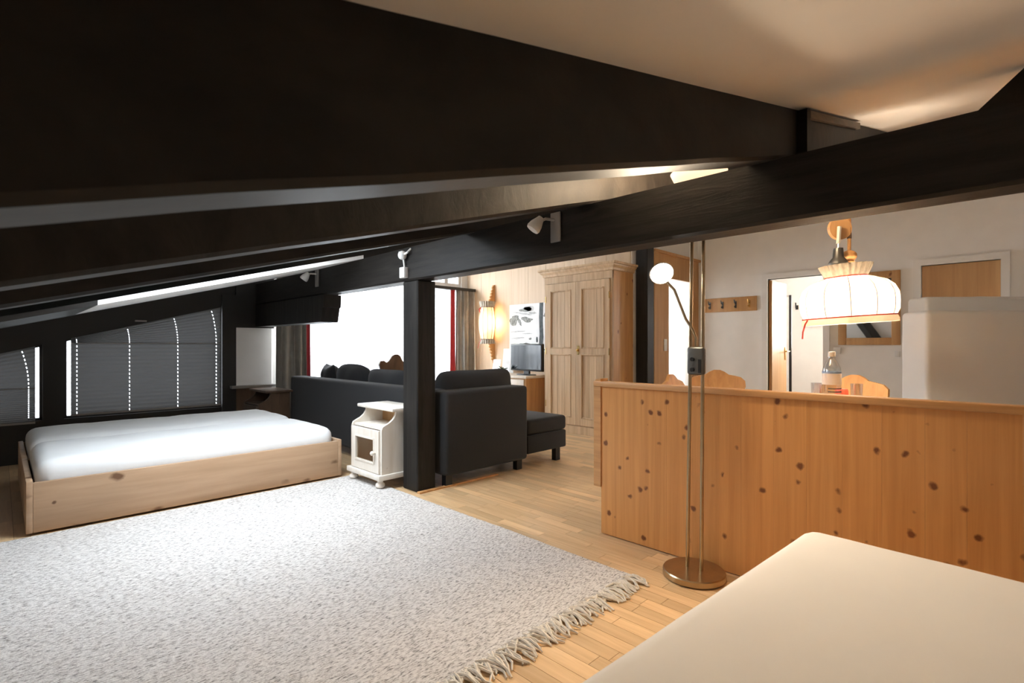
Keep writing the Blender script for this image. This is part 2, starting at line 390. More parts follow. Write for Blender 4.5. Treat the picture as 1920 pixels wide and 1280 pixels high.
def blind(label, x0, x1, zb, zm, apex, cords, gapw=.007):
    """lower straight pleats and upper fan pleats; small slots at the cords let daylight through"""
    t = thing('pleated_blind', label, 'blind', ((x0+x1)/2, YF-.005, zb))
    y = YF-.012; amp = .008
    edges = [x0]
    for c in cords: edges += [c-gapw/2, c+gapw/2]
    edges += [x1]
    def lower(bm):
        n = 34
        for s in range(0, len(edges)-1):
            a, b_ = edges[s], edges[s+1]
            for k in range(n):
                if s % 2 == 1 and k % 2 == 0: continue
                za, zb_ = zb+(zm-zb)*k/n, zb+(zm-zb)*(k+1)/n
                ya, yb = y+(amp if k % 2 else 0), y+(0 if k % 2 else amp)
                bm.faces.new([bm.verts.new(p) for p in ((a, ya, za), (b_, ya, za), (b_, yb, zb_), (a, yb, zb_))])
    obj('straight_pleats', lower, 'blind', t)
    def fan(bm):
        n = 20; ax, az = apex; tot = math.atan(.287)-.004
        for s in range(0, len(edges)-1):
            for k in range(n):
                if s % 2 == 1 and k % 2 == 0: continue
                q = []
                for kk, ends in ((k, 0), (k+1, 1)):
                    ph = tot*kk/n; yy = y+(amp if kk % 2 else 0)
                    def at(e, last):
                        rr = (e-ax) if not last else (e-ax)/math.cos(ph)
                        return (ax+rr*math.cos(ph), yy, az+rr*math.sin(ph))
                    A = at(edges[s], s == 0); C = at(edges[s+1], s == len(edges)-2)
                    q += [A, C] if ends == 0 else [C, A]
                bm.faces.new([bm.verts.new(p) for p in q])
    obj('fan_pleats', fan, 'blind', t)
    B('bottom_rail', 'grey_metal', t, (x0, x1, y-.008, y+.012, zb-.018, zb))
    B('middle_rail', 'grey_metal', t, (x0, x1, y-.006, y+.01, zm-.004, zm+.004))
    return t
blind('grey pleated blind with fan top, on the wide window behind the beds', .490, 1.808, .43, 1.125, (.32, 1.125), (.535, .955, 1.385, 1.765))
blind('grey pleated blind on the window beside the knee wall', -1.20, .235, .385, .70, (-1.16, .70), (-.8, -.3, .19))
B('handle', 'grey_metal', bpy.data.objects['window_2'], (1.0, 1.1, YF-.03, YF, WT(1.05)+.02, WT(1.05)+.035))

# terrace window
tw = bpy.data.objects.new('window_3', None); COL.objects.link(tw); struct(tw, 'wide terrace window with sheer curtains')
def f(bm):
    for a, b_ in ((2.40, 2.47), (3.80, 3.90), (5.08, 5.15), (5.36, 5.42)): box(bm, a, b_, YF+.02, YF+.10, .08, 2.38)
    for a, b_ in ((.08, .16), (2.31, 2.38), (2.06, 2.12)): box(bm, 2.40, 5.42, YF+.021, YF+.099, a, b_)
obj('window_frame', f, 'white', tw)
for a, b_ in ((2.47, 3.80), (3.90, 5.08), (5.15, 5.36)): B('pane', 'glass', tw, (a, b_, YF+.055, YF+.06, .16, 2.06))
for a, b_ in ((2.47, 3.80), (3.90, 5.08), (5.15, 5.36)): B('pane', 'glass', tw, (a, b_, YF+.055, YF+.06, 2.12, 2.31))
rail = thing('curtain_rail', 'dark timber curtain rail above the terrace window', 'curtain rail', (3.9, YF-.16, 2.0))
B('board', 'black_frame', rail, (2.30, 5.545, YF-.22, YF-.005, 1.985, 2.03))
def drape(name, mat, x0, x1, y, z0, z1, folds, amp, label=None, cat=None, parent=None, group=None):
    def f(bm):
        n = folds*10; rows = 8; g = []
        for j in range(rows+1):
            tz = j/rows; row = []
            for i in range(n+1):
                u = i/n; a = amp*(.55+.45*(1-tz)) * (1+.35*math.sin(u*9.1+1))
                row.append(bm.verts.new((x0+(x1-x0)*u+.012*math.sin(u*folds*2*PI*.5+tz), y+a*math.sin(u*folds*2*PI+.4*math.sin(tz*3+u*5)), z0+(z1-z0)*tz)))
            g.append(row)
        for j in range(rows):
            for i in range(n): bm.faces.new((g[j][i], g[j][i+1], g[j+1][i+1], g[j+1][i]))
    o = obj(name, f, mat, parent, smooth=True)
    if cat: tag(o, label, cat, group)
    return o
drape('sheer_curtain', 'sheer', 2.60, 3.86, YF-.10, .05, 1.985, 16, .015, 'white sheer curtain nearest the white pier', 'curtain')
drape('sheer_curtain', 'sheer', 3.72, 5.12, YF-.13, .05, 1.985, 18, .015, 'white sheer curtain nearest the wall lantern', 'curtain')
t = thing('curtain', 'taupe drape with red edge beside the white pier', 'curtain', (2.55, YF-.18, .03))
drape('drape', 'curtain', 2.36, 2.74, YF-.20, .03, 1.985, 5, .035, parent=t); drape('red_edge', 'red_cloth', 2.725, 2.79, YF-.20, .03, 1.985, 1, .012, parent=t)
t = thing('curtain', 'taupe drape with red edge in the corner by the wall lantern', 'curtain', (5.25, YF-.18, .03))
drape('drape', 'curtain', 5.24, 5.525, YF-.20, .03, 1.985, 4, .035, parent=t); drape('inner_fold', 'curtain', 5.13, 5.24, YF-.20, .03, 1.985, 2, .025, parent=t)
drape('red_edge', 'red_cloth', 5.02, 5.13, YF-.20, .03, 1.985, 1, .015, parent=t)
# balcony outside
bal = thing('balcony_railing', 'pale balcony railing beyond the sheer curtains', 'railing', (3.9, 6.85, 0))
B('top_rail', 'outside', bal, (2.2, 5.6, 6.84, 6.88, .90, .95))
for k in range(24): B('baluster', 'outside', bal, (2.25+k*.14, 2.33+k*.14, 6.85, 6.87, 0, .90))
B('balcony_slab', 'outside', bal, (2.2, 5.6, 6.75, 6.95, -.08, 0))

# lantern wall with beige panelling, behind wardrobe and television
wl = bpy.data.objects.new('wall_lantern_side', None); COL.objects.link(wl); struct(wl, 'wall of upright beige veneer panels')
obj('wall_core', lambda bm: box(bm, XLW, XLW+.12, 3.44, YF, 0, 2.75), 'plaster', wl)
for k in range(9):
    y0 = 3.46+k*.348
    B('panel', 'panelling', wl, (XLW-.014, XLW, y0, y0+.345, 0, 2.45))
struct(B('trim_1', 'pine_cap', None, (XLW-.05, XLW, 3.46, YF-.01, 2.452, 2.49)), 'ledge along the top of the veneer panels')
# wall with the bedroom doorway (runs across), dark door surround of wood
wd = bpy.data.objects.new('wall_doorway_side', None); COL.objects.link(wd); struct(wd, 'cross wall with the bedroom doorway')
def f(bm):
    box(bm, XLW+.12, 6.40, 3.44, 3.54, 0, 2.36); box(bm, 7.16, XR, 3.44, 3.54, 0, 2.36); box(bm, 6.40, 7.16, 3.44, 3.54, 2.03, 2.36)
obj('plaster_face', f, 'plaster', wd)
obj('plaster_above', lambda bm: prism(bm, [(XLW, 2.36), (XR, 2.36), (XR, zc(XR)), (XLW, zc(XLW))], 'y', 3.44, 3.54), 'plaster', wd)
dj = bpy.data.objects.new('door_1', None); COL.objects.link(dj); struct(dj, 'bedroom doorway with wide orange-brown wooden surround')
B('casing', 'door_wood', dj, (6.03, 6.14, 3.405, 3.44, 0, 2.33)); B('jamb_panel', 'door_wood', dj, (6.14, 6.44, 3.42, 3.44, 0, 2.33))
B('casing', 'door_wood', dj, (7.12, 7.33, 3.415, 3.44, 0, 2.33)); B('head_panel', 'door_wood', dj, (6.44, 7.12, 3.42, 3.44, 2.02, 2.33))
B('cornice', 'door_wood', dj, (6.02, 7.345, 3.385, 3.44, 2.33, 2.365))
tag(B('light_switch', 'plastic_white', None, (6.30, 6.38, 3.41, 3.42, 1.03, 1.19), r=.003), 'white light switch on the wooden surround of the bedroom doorway', 'switch')
# white wall with hooks, mirror and doors
wp = bpy.data.objects.new('wall_right', None); COL.objects.link(wp); struct(wp, 'white plaster wall with coat hooks, mirror and doors')
def f(bm):
    for y0, y1, z0, z1 in ((2.45, 3.54, 0, 2.0), (.82, 1.79, 0, 2.0), (YN, .17, 0, 2.0), (YN, 3.54, 2.0, 2.6)): box(bm, XR, XR+.1, y0, y1, z0, z1)
    box(bm, XR, XR+.1, YN, 3.54, 2.6, 3.5)
obj('plaster_face', f, 'plaster', wp)
d2 = bpy.data.objects.new('door_2', None); COL.objects.link(d2); struct(d2, 'open bathroom door in white frame')
def casing(par, y0, y1, zt, w=.07):
    B('frame_post', 'white', par, (XR-.025, XR+.1, y0-w, y0, 0, zt+w)); B('frame_post', 'white', par, (XR-.025, XR+.1, y1, y1+w, 0, zt+w))
    B('frame_head', 'white', par, (XR-.026, XR+.1, y0, y1, zt, zt+w))
casing(d2, 1.79, 2.45, 2.0)
lf = B('door_leaf', 'door_wood', d2, (XR+.03, XR+.62, 2.408, 2.448, .02, 1.985))
obj('lever_handle', lambda bm: (tube(bm, [(XR+.56, 2.408, 1.02), (XR+.56, 2.35, 1.02), (XR+.45, 2.35, 1.02)], .009), box(bm, XR+.54, XR+.58, 2.398, 2.408, .90, 1.08)), 'brass', lf)
d3 = bpy.data.objects.new('door_3', None); COL.objects.link(d3); struct(d3, 'closed orange-brown door in white frame beside the mirror')
casing(d3, .17, .82, 2.0); B('door_leaf', 'door_wood', d3, (XR+.04, XR+.08, .172, .818, .02, 1.998))
# rooms seen through the doorways
struct(obj('wall_bathroom', lambda bm: [box(bm, *q) for q in ((9.2, 9.3, .9, 1.1, 0, 2.5), (9.2, 9.3, 2.1, 3.54, 0, 2.5), (9.2, 9.3, 1.1, 2.1, 0, 1.1), (9.2, 9.3, 1.1, 2.1, 2.1, 2.5), (XR+.1, 9.2, 2.95, 3.05, 0, 2.5), (XR+.1, 9.2, .85, .95, 0, 2.5), (XR+.1, 9.2, .95, 2.95, 2.5, 2.56))], 'white'), 'white bathroom walls')
B('pane', 'glass', bpy.data.objects['wall_bathroom'], (9.24, 9.25, 1.1, 2.1, 1.1, 2.1))
sh = thing('shower_door', 'framed glass shower door inside the bathroom', 'shower door', (8.25, 2.5, 0))
B('frame_post', 'black', sh, (8.25, 8.275, 2.425, 2.46, .06, 1.85), r=.006); B('frame_post', 'steel', sh, (8.25, 8.275, 2.90, 2.93, .06, 1.85))
B('frame_rail', 'steel', sh, (8.25, 8.275, 2.46, 2.90, 1.82, 1.85)); B('threshold', 'steel', sh, (8.245, 8.28, 2.42, 2.94, 0, .06)); B('pane', 'glass', sh, (8.26, 8.266, 2.46, 2.90, .06, 1.82))
hk = thing('towel_hook', 'small black hook on the bathroom wall', 'hook', (9.2, 2.62, 1.75)); obj('hook_bar', lambda bm: tube(bm, [(9.2, 2.62, 1.72), (9.14, 2.62, 1.72), (9.13, 2.62, 1.80)], .01), 'black', hk); B('hook_plate', 'black', hk, (9.19, 9.2, 2.60, 2.64, 1.69, 1.76))
tw_ = obj('hand_towel', lambda bm: box(bm, 9.13, 9.195, 2.18, 2.50, 1.42, 1.70, r=.025, seg=3), 'paper', smooth=True); tag(tw_, 'white folded towel hung on the bathroom wall', 'towel')
struct(obj('wall_bedroom', lambda bm: [box(bm, *q) for q in ((XR, XR+.1, 3.54, YF, 0, 2.5), (XLW+.12, 5.95, YF, YF+.1, 0, 2.5), (7.05, XR, YF, YF+.1, 0, 2.5), (5.95, 7.05, YF, YF+.1, 0, .8), (5.95, 7.05, YF, YF+.1, 2.05, 2.5), (XLW+.12, XR, 3.54, YF, 2.5, 2.56))], 'white'), 'white bedroom walls')
B('pane', 'glass', bpy.data.objects['wall_bedroom'], (5.95, 7.05, YF+.05, YF+.055, .8, 2.05))
bd = thing('bedroom_bed', 'white made-up bed glimpsed through the bedroom doorway', 'bed', (6.9, 5.0, 0))
B('base', 'door_wood', bd, (6.35, 7.32, 4.1, 6.1, 0, .35)); B('duvet', 'paper', bd, (6.32, 7.33, 4.08, 6.1, .36, .62), r=.08, seg=3); B('headboard', 'carved', bd, (6.35, 7.32, 6.11, 6.16, 0, .85))
pc = thing('framed_print', 'pale framed print on the bedroom wall', 'picture', (XR, 4.35, 1.3))
B('frame', 'white', pc, (XR-.02, XR, 4.05, 4.55, 1.05, 1.65)); B('print', 'rock_pale', pc, (XR-.024, XR-.02, 4.10, 4.50, 1.10, 1.32)); B('print', 'snow', pc, (XR-.024, XR-.02, 4.10, 4.50, 1.36, 1.60))

# ------------------------------------------------------------ roof timbers
def rafter(label, y0, y1, x0=XL, x1=XR-.01, mat='beam', dz=0):
    def f(bm):
        n = 40; A = []
        for i in range(n+1):
            x = x0+(x1-x0)*i/n; w = .004*noise.noise(Vector((x*2.3, y0*5, 0))); top_ = zc(x)+.01
            bot = min(zr(x)+dz+.004*noise.noise(Vector((x*3, y0, 4))), zc(x)-.03)
            A.append([bm.verts.new(p) for p in ((x, y0+w, bot+.012), (x, y0+w+.012, bot), (x, y1+w-.012, bot), (x, y1+w, bot+.012), (x, y1+w, top_), (x, y0+w, top_))])
        for P, Q in zip(A, A[1:]):
            for k in range(6): bm.faces.new((P[k], P[(k+1) % 6], Q[(k+1) % 6], Q[k]))
        bm.faces.new(A[0]); bm.faces.new(A[-1][::-1])
    return tag(obj('roof_rafter', f, mat), label, 'beam', 'sloping roof rafters')
ra = rafter('massive black sloping rafter with a boxed joint, crossing over the pine partition', .67, .81)
rafter('black sloping rafter lit brown by the floor lamp uplight', 1.58, 1.72, mat='beam_rough')
rafter('black sloping rafter between the brown-lit rafter and the roof window', 2.5, 2.64)
rafter('black sloping rafter above the far bed edge', 5.32, 5.48)
obj('joint_cover', lambda bm: prism(bm, [(2.39, 1.88), (3.28, 2.12), (3.28, zc(3.28)-.045), (2.39, zc(2.39)-.045)], 'y', .645, .672), 'beam_rough', ra)
obj('joint_block', lambda bm: prism(bm, [(2.345, 1.87), (2.39, 1.88), (2.39, zc(2.39)-.005), (2.345, zc(2.345)-.005)], 'y', .63, .672), 'beam', ra)
obj('joint_ledge', lambda bm: prism(bm, [(2.39, zc(2.39)-.043), (3.30, zc(3.30)-.043), (3.30, zc(3.30)-.012), (2.39, zc(2.39)-.012)], 'y', .628, .672), 'ledge', ra)
pu = thing('purlin_beam', 'long black horizontal beam carried by the square post', 'beam', (2.27, 2, 1.594))
def f(bm):
    n = 60; A = []
    for i in range(n+1):
        y = YN+(YF-YN)*i/n; w = .003*noise.noise(Vector((y*2, 7, 1)))
        A.append([bm.verts.new(p) for p in ((2.19+w, y, 1.606), (2.205+w, y, 1.594), (2.335, y, 1.594), (2.35, y, 1.606), (2.35, y, 1.845), (2.19+w, y, 1.845))])
    for P, Q in zip(A, A[1:]):
        for k in range(6): bm.faces.new((P[k], P[(k+1) % 6], Q[(k+1) % 6], Q[k]))
    bm.faces.new(A[0]); bm.faces.new(A[-1][::-1])
M['beam_long'] = wood('black_stained_long_grain', (.020, .0170, .0145), (.0055, .0048, .0043), (20, 2.2, 26), rough=.55, spec=.25, rnd=0, bmp=.35, knots=((4, 1.7, 5), .16), knotc=(.008, .007, .006))
obj('beam_body', f, 'beam_long', pu)
cb = thing('bolster_beam', 'short black corbel beam under the long beam by the window wall', 'beam', (2.27, 5.6, 1.33))
obj('corbel_body', lambda bm: prism(bm, [(4.79, 1.33), (YF-.03, 1.33), (YF-.03, 1.592), (4.72, 1.592), (4.73, 1.475), (4.75, 1.468), (4.755, 1.46)], 'x', 2.185, 2.36), 'post', cb)
def timber_post(label, x0, x1, y0, y1, z1):
    def f(bm):
        box(bm, x0, x1, y0, y1, 0, z1, r=.008, seg=1)
    return tag(obj('timber_post', f, 'post'), label, 'post')
timber_post('square black post standing between nightstand and sofa', 2.205, 2.375, 3.205, 3.40, 1.594)
timber_post('square black post beside the wardrobe', 5.57, 5.73, 3.24, 3.40, zc(5.55)-.06)
tb = thing('knee_brace', 'black diagonal brace rising to the upper ceiling', 'beam', (2.95, .3, 1.8))
obj('brace_body', lambda bm: prism(bm, [(.24, 1.75), (.36, 1.87), (.0, 2.205), (-.36, 2.205)], 'x', 2.88, 3.02), 'beam_rough', tb)
struct(B('trim_2', 'pine_cap', None, (2.20, 3.0, 3.165, 3.20, 0, .012)), 'wooden threshold strip at the post foot')

# ------------------------------------------------------------ fittings on the beam
def spot(label, y):
    t = thing('spotlight', label, 'spotlight', (2.19, y, 1.76))
    B('wall_plate', 'grey_metal', t, (2.178, 2.19, y-.035, y+.035, 1.675, 1.84), r=.003)
    obj('arm', lambda bm: tube(bm, [(2.18, y+.01, 1.80), (2.13, y+.03, 1.80), (2.12, y+.055, 1.79)], .008), 'steel', t)
    R = Matrix.Translation((2.115, y+.06, 1.795)) @ Matrix.Rotation(math.radians(25), 4, 'X') @ Matrix.Rotation(math.radians(28), 4, 'Y')
    obj('lamp_head', lambda bm: lathe(bm, [(.001, .02), (.018, .018), (.024, 0), (.036, -.03), (.040, -.055), (.036, -.066), (.001, -.068)], seg=20), 'plastic_white', t, True, M4=R)
spot('small white spotlight on the long beam above the post-side rug', 1.84)
spot('small white spotlight on the long beam above the far corbel', 4.87)
t = thing('motion_sensor', 'white ball sensor with wired box on the beam above the post', 'sensor', (2.19, 3.32, 1.7))
obj('ball_housing', lambda bm: sphere(bm, (2.155, 3.33, 1.785), .034), 'plastic_white', t, True)
obj('bracket', lambda bm: tube(bm, [(2.19, 3.27, 1.83), (2.16, 3.27, 1.80), (2.155, 3.30, 1.79)], .008), 'plastic_white', t)
obj('side_arm', lambda bm: tube(bm, [(2.16, 3.38, 1.815), (2.155, 3.35, 1.79)], .007), 'plastic_white', t)
obj('cable', lambda bm: tube(bm, [(2.165, 3.33, 1.755), (2.17, 3.33, 1.72), (2.175, 3.33, 1.69)], .006), 'plastic_white', t)
B('junction_box', 'plastic_white', t, (2.15, 2.19, 3.30, 3.365, 1.615, 1.695), r=.004)

# ------------------------------------------------------------ rug with fringe
rg = thing('rug', 'thick heathered grey and cream wool rug with fringe', 'rug', (.8, 2.6, 0))
def f(bm):
    x0, x1, y0, y1 = -.62, 2.14, 1.31, 4.02; nx_, ny_ = 150, 150; g = []
    for i in range(nx_+1):
        row = []
        for j in range(ny_+1):
            x = x0+(x1-x0)*i/nx_; y = y0+(y1-y0)*j/ny_
            e = min(i, j, nx_-i, ny_-j)
            z = .013 + .0035*noise.noise(Vector((x*22, y*48, 0))) if e > 0 else .001
            xx = x+.010*noise.noise(Vector((x*3, y*3, 5))) - .035*max(0, (y-2.2)/1.8)*0
            row.append(bm.verts.new((xx, y+.008*noise.noise(Vector((x*4, y*2, 9))), z)))
        g.append(row)
    for i in range(nx_):
        for j in range(ny_): bm.faces.new((g[i][j], g[i+1][j], g[i+1][j+1], g[i][j+1]))
obj('pile', f, 'rug', rg, True)
def f(bm):
    x = -.61
    while x < 2.13:
        a = random.gauss(0, .45); L = random.uniform(.07, .125); dx, dy = math.sin(a)*L, -math.cos(a)*L; h = random.uniform(.008, .02)
        b_ = random.uniform(-.02, .02); y0 = 1.325+random.uniform(-.01, .015)
        tube(bm, [(x, y0, .012), (x+dx*.35+b_*.5, y0+dy*.35, h+.004), (x+dx*.75+b_, y0+dy*.75, h*.6+.003), (x+dx, y0+dy, .005)], [.0045, .005, .0045, .003], seg=5)
        x += random.uniform(.0045, .0085)
o = obj('fringe', f, 'rug_back', rg, True); o['kind'] = 'stuff'

# ------------------------------------------------------------ beds
def low_bed(label, y0, y1):
    t = thing('single_bed', label, 'bed', (1.05, (y0+y1)/2, 0))
    B('side_rail', 'pine_pale', t, (.135, 2.0, y0, y0+.028, .015, .305), r=.004); B('side_rail', 'pine_pale', t, (.135, 2.0, y1-.028, y1, .015, .305), r=.004)
    B('foot_board', 'pine_pale', t, (.105, .135, y0, y1, .015, .315), r=.004); B('head_board', 'pine_pale', t, (2.0, 2.03, y0, y1, .015, .315), r=.004)
    B('slat_base', 'pine_pale', t, (.135, 2.0, y0+.028, y1-.028, .16, .20))
    return t
low_bed('pale pine single bed along the rug edge', 4.055, 4.945)
low_bed('pale pine single bed under the gable window', 4.955, 5.845)
def mattress(label, x0, x1, y0, y1, z0, z1, r, mat, seed, wr=.008, name='mattress', M4=None, cuts=46):
    def f(bm):
        nu, nv = cuts, 26
        def P(u, v_, side):
            return None
        box(bm, x0, x1, y0, y1, z0, z1, r=r, seg=5)
        bmesh.ops.subdivide_edges(bm, edges=[e for e in bm.edges if e.calc_length() > .25], cuts=14, use_grid_fill=True)
        for q in bm.verts:
            c = q.co; k = noise.noise(Vector((c.x*3+seed, c.y*3.5, c.z*6)))+.6*noise.noise(Vector((c.x*9, c.y*7+seed, c.z*22)))
            q.co.z += wr*k*(1 if c.z > z0+.05 else 0); q.co.y += wr*.6*k
    return tag(obj(name, f, mat, smooth=True, M4=M4), label, 'mattress')
mattress('white sheeted mattress on the bed along the rug edge', .145, 1.99, 4.09, 4.94, .202, .425, .085, 'sheet', 1)
mattress('grey-white sheeted mattress on the bed under the gable window', .145, 1.99, 4.965, 5.81, .202, .435, .085, 'sheet', 8)
# foreground bed
ROT = Matrix.Translation((1.925, .53, 0)) @ Matrix.Rotation(math.radians(-3.2), 4, 'Z')
t = thing('double_bed', 'pine bed with cream cover in front of the pine partition', 'bed', (.95, -.2, 0))
o = obj('bed_frame', lambda bm: [box(bm, *q) for q in ((-2.02, -.02, -1.42, -1.39, .05, .36), (-2.02, -.02, -.03, .0, .05, .36), (-.03, 0, -1.42, 0, .0, .40), (-2.03, -2.0, -1.42, 0, 0, .40), (-2.0, -.03, -1.39, -.03, .24, .28))], 'pine_pale', t, M4=ROT)
o = mattress('thick mattress under a smooth cream cover on the double bed', -1.985, -.01, -1.38, -.005, .285, .50, .06, 'sheet_warm', 3, wr=.002, M4=ROT)

# ------------------------------------------------------------ nightstands
def nightstand(label, x, y, z, wood_, inner, rz=0):
    """local: front faces -x, width along y"""
    t = thing('nightstand', label, 'nightstand', (x, y, z), rz)
    L = dict(parent=t, local=True)
    for fx in (-.17, .15):
        for fy in (-.205, .205):
            obj('foot', lambda bm: lathe(bm, [(.001, 0), (.026, .001), (.036, .014), (.034, .03), (.022, .042), (.024, .062), (.001, .062)], (fx, fy, 0), 18), wood_, t, True, True)
    B('base_board', wood_, t, (-.21, .19, -.255, .255, .06, .10), r=.006, local=True)
    prof = [(-.175, .10), (.165, .10), (.165, .575), (-.045, .575), (-.052, .545), (-.072, .515), (-.105, .490), (-.140, .475), (-.165, .462), (-.175, .440)]
    for s in (-1, 1):
        a = .225*s; obj('side_panel', lambda bm: prism(bm, prof, 'y', a-.011, a+.011), wood_, t, local=True)
    B('back_panel', inner, t, (.150, .164, -.213, .213, .10, .575), local=True)
    B('shelf', wood_, t, (-.16, .149, -.213, .213, .435, .452), local=True)
    B('inner_floor', inner, t, (-.15, .149, -.213, .213, .101, .112), local=True)
    B('niche_back', inner, t, (.10, .149, -.213, .213, .453, .575), local=True)
    B('top_board', wood_, t, (-.105, .185, -.275, .275, .576, .602), r=.007, local=True)
    d = B('door', wood_, t, (-.190, -.168, -.212, -.150, .105, .432), (-.190, -.168, .150, .212, .105, .432), (-.1895, -.1685, -.150, .150, .105, .170), (-.1895, -.1685, -.150, .150, .370, .432), local=True)
    def bead(bm):
        for q in ((-.150, -.138, .170, .370), (.138, .150, .170, .370), (-.138, .138, .170, .182), (-.138, .138, .358, .370)): box(bm, -.194, -.172, *q)
    obj('glazing_bead', bead, wood_, d, local=True)
    B('pane', 'cabglass', d, (-.181, -.178, -.138, .138, .182, .358), local=True)
    obj('knob', lambda bm: (sphere(bm, (-.216, -.165, .262), .017), tube(bm, [(-.19, -.165, .262), (-.21, -.165, .262)], .008)), wood_, d, True, True)
    return t
nightstand('whitewashed pine nightstand with small glass door, beside the square post', 2.225, 3.685, .016, 'stand', 'stand_in')
nightstand('wooden nightstand darkened for shade at the far head of the beds', 2.17, 6.15, 0, 'darkwood', 'darkwood')  # dark wood colour stands in for the shade this nightstand is in

# ------------------------------------------------------------ corner sofa
sf = thing('corner_sofa', 'charcoal fabric corner sofa with chaise end, backing onto the post', 'sofa', (3.0, 4.5, 0))
B('back_panel', 'sofa', sf, (2.42, 2.60, 3.34, 6.12, .09, .745), r=.03, seg=3)
B('end_panel', 'sofa', sf, (2.42, 3.335, 3.13, 3.335, .09, .745), r=.03, seg=3)
B('far_arm', 'sofa', sf, (2.605, 3.33, 5.95, 6.12, .09, .72), r=.03, seg=3)
B('seat_base', 'sofa', sf, (2.605, 3.33, 3.34, 5.945, .11, .285), r=.012)
B('chaise_base', 'sofa', sf, (3.34, 3.885, 3.14, 4.05, .125, .29), r=.014)
B('chaise_cushion', 'sofa', sf, (3.34, 3.89, 3.135, 4.05, .293, .432), r=.035, seg=3)
for k in range(3): B('seat_cushion', 'sofa', sf, (2.605, 3.335, 3.345+k*.865, 3.345+k*.865+.86, .29, .43), r=.035, seg=3)
for x, y in ((3.80, 3.20), (3.80, 3.97), (2.48, 3.2), (3.27, 3.2), (2.5, 6.05), (3.25, 6.05)): B('leg', 'black', sf, (x-.032, x+.032, y-.025, y+.025, 0, .126))
def cushion(label, x, y, z, w, h, tk, rz, tilt, mat, seed, sag=0):
    Mx = Matrix.Translation((x, y, z)) @ Matrix.Rotation(rz, 4, 'Z') @ Matrix.Rotation(tilt, 4, 'X')
    o = obj('cushion', lambda bm: pillow(bm, w, h, tk, seed=seed, sag=sag), mat, smooth=True, M4=Mx)
    return tag(o, label, 'cushion', 'loose cushions on the corner sofa')
cushion('long charcoal back cushion above the sofa end panel', 3.00, 3.50, .432, .90, .475, .27, 0, .10, 'sofa', 2, .02)
cushion('plump charcoal cushion in the far sofa corner by the curtain', 2.77, 5.70, .432, .50, .49, .22, PI/2-.25, -.12, 'sofa', 5, .05)
cushion('rounded charcoal cushion second from the far sofa arm', 2.74, 5.10, .432, .66, .45, .20, PI/2+.08, -.14, 'sofa', 9, -.03)
cushion('flat charcoal cushion on the sofa behind the nightstand', 2.72, 4.36, .432, .80, .45, .17, PI/2, -.12, 'sofa', 12, .01)

# ------------------------------------------------------------ carved chairs
def seat_chair(label, x, y, rz, mat='carved', hb=.89, group=None, scroll=False):
    """local: sitter faces -x; back at +x"""
    t = thing('carved_chair', label, 'chair', (x, y, 0), rz, group)
    B('seat', mat, t, (-.40, -.02, -.20, .20, .43, .46), r=.01, local=True)
    for lx in (-.36, -.07):
        for ly in (-.15, .15):
            obj('leg', lambda bm: tube(bm, [(lx*.97, ly, .43), (lx*1.06+(.02 if lx > -.2 else -.02), ly*1.2, 0)], [.021, .014], 8), mat, t, True, True)
    half = [(.10, .455), (.085, .55), (.13, .62), (.19, .68), (.225, .75), (.222, .80), (.19, .83), (.14, .842), (.095, .85), (.06, .875), (.025, .89)]
    if scroll: half = [(.10, .455), (.12, .6), (.16, .72), (.21, .78), (.235, .83), (.22, .87), (.17, .875), (.13, .85), (.10, .87), (.06, .93), (.02, .95)]
    k = hb/half[-1][1]
    pts = [(a, b_*k if b_ > .46 else b_) for a, b_ in half]; pts = pts+[(-a, b_) for a, b_ in reversed(pts)]
    def f(bm):
        prism(bm, pts, 'x', -.04, -.015)
        for q in bm.verts: q.co.x += .10*(q.co.z-.45)/.45
    obj('backrest', f, mat, t, local=True)
    return t
seat_chair('honey wood chair with curved back, behind the bottle', 4.30, .88, -.25)
seat_chair('honey wood chair at the table end near the bedroom doorway', 3.48, 1.76, PI/2+.15)
seat_chair('honey wood chair between table end and coat hooks', 4.36, 1.86, .5)
seat_chair('dark carved chair with scrolled back, between sofa cushions and terrace window', 3.60, 5.80, -PI/2, 'darkwood', .99, scroll=True)

# ------------------------------------------------------------ wardrobe
w = thing('wardrobe', 'tall limed wood wardrobe with two panelled doors and crown moulding', 'wardrobe', (5.28, 3.93, 0))
X0, Y0, Y1 = 5.085, 3.415, 4.47
B('plinth', 'ward', w, (X0-.005, 5.53, Y0-.005, Y1+.005, 0, .10))
B('side_panel', 'pine_side', w, (X0, 5.53, Y0, Y0+.022, .10, 1.99)); B('side_panel', 'pine_side', w, (X0, 5.53, Y1-.022, Y1, .10, 1.99))
B('back_panel', 'ward', w, (5.515, 5.53, Y0+.022, Y1-.022, .10, 1.99)); B('bottom_panel', 'ward', w, (X0, 5.515, Y0+.022, Y1-.022, .10, .12))
B('frieze', 'ward', w, (X0-.004, X0+.02, Y0, Y1, 1.90, 1.99)); B('face_frame', 'ward', w, (X0-.002, X0+.02, Y0, Y0+.03, .10, 1.90), (X0-.002, X0+.02, Y1-.03, Y1, .10, 1.90))
prof = [(0, 1.99), (-.02, 1.995), (-.024, 2.02), (-.05, 2.045), (-.055, 2.06), (-.07, 2.065), (-.07, 2.09)]
def f(bm):
    rows = []
    for o_, z in prof: rows.append([bm.verts.new(p) for p in ((X0+o_, Y1-o_, z), (X0+o_, Y0+o_, z), (5.53, Y0+o_, z))])
    rows.append([bm.verts.new(p) for p in ((X0, Y1, 2.09), (X0, Y0, 2.09), (5.53, Y0, 2.09))])
    for P, Q in zip(rows, rows[1:]):
        for k in (0, 1): bm.faces.new((P[k], P[k+1], Q[k+1], Q[k]))
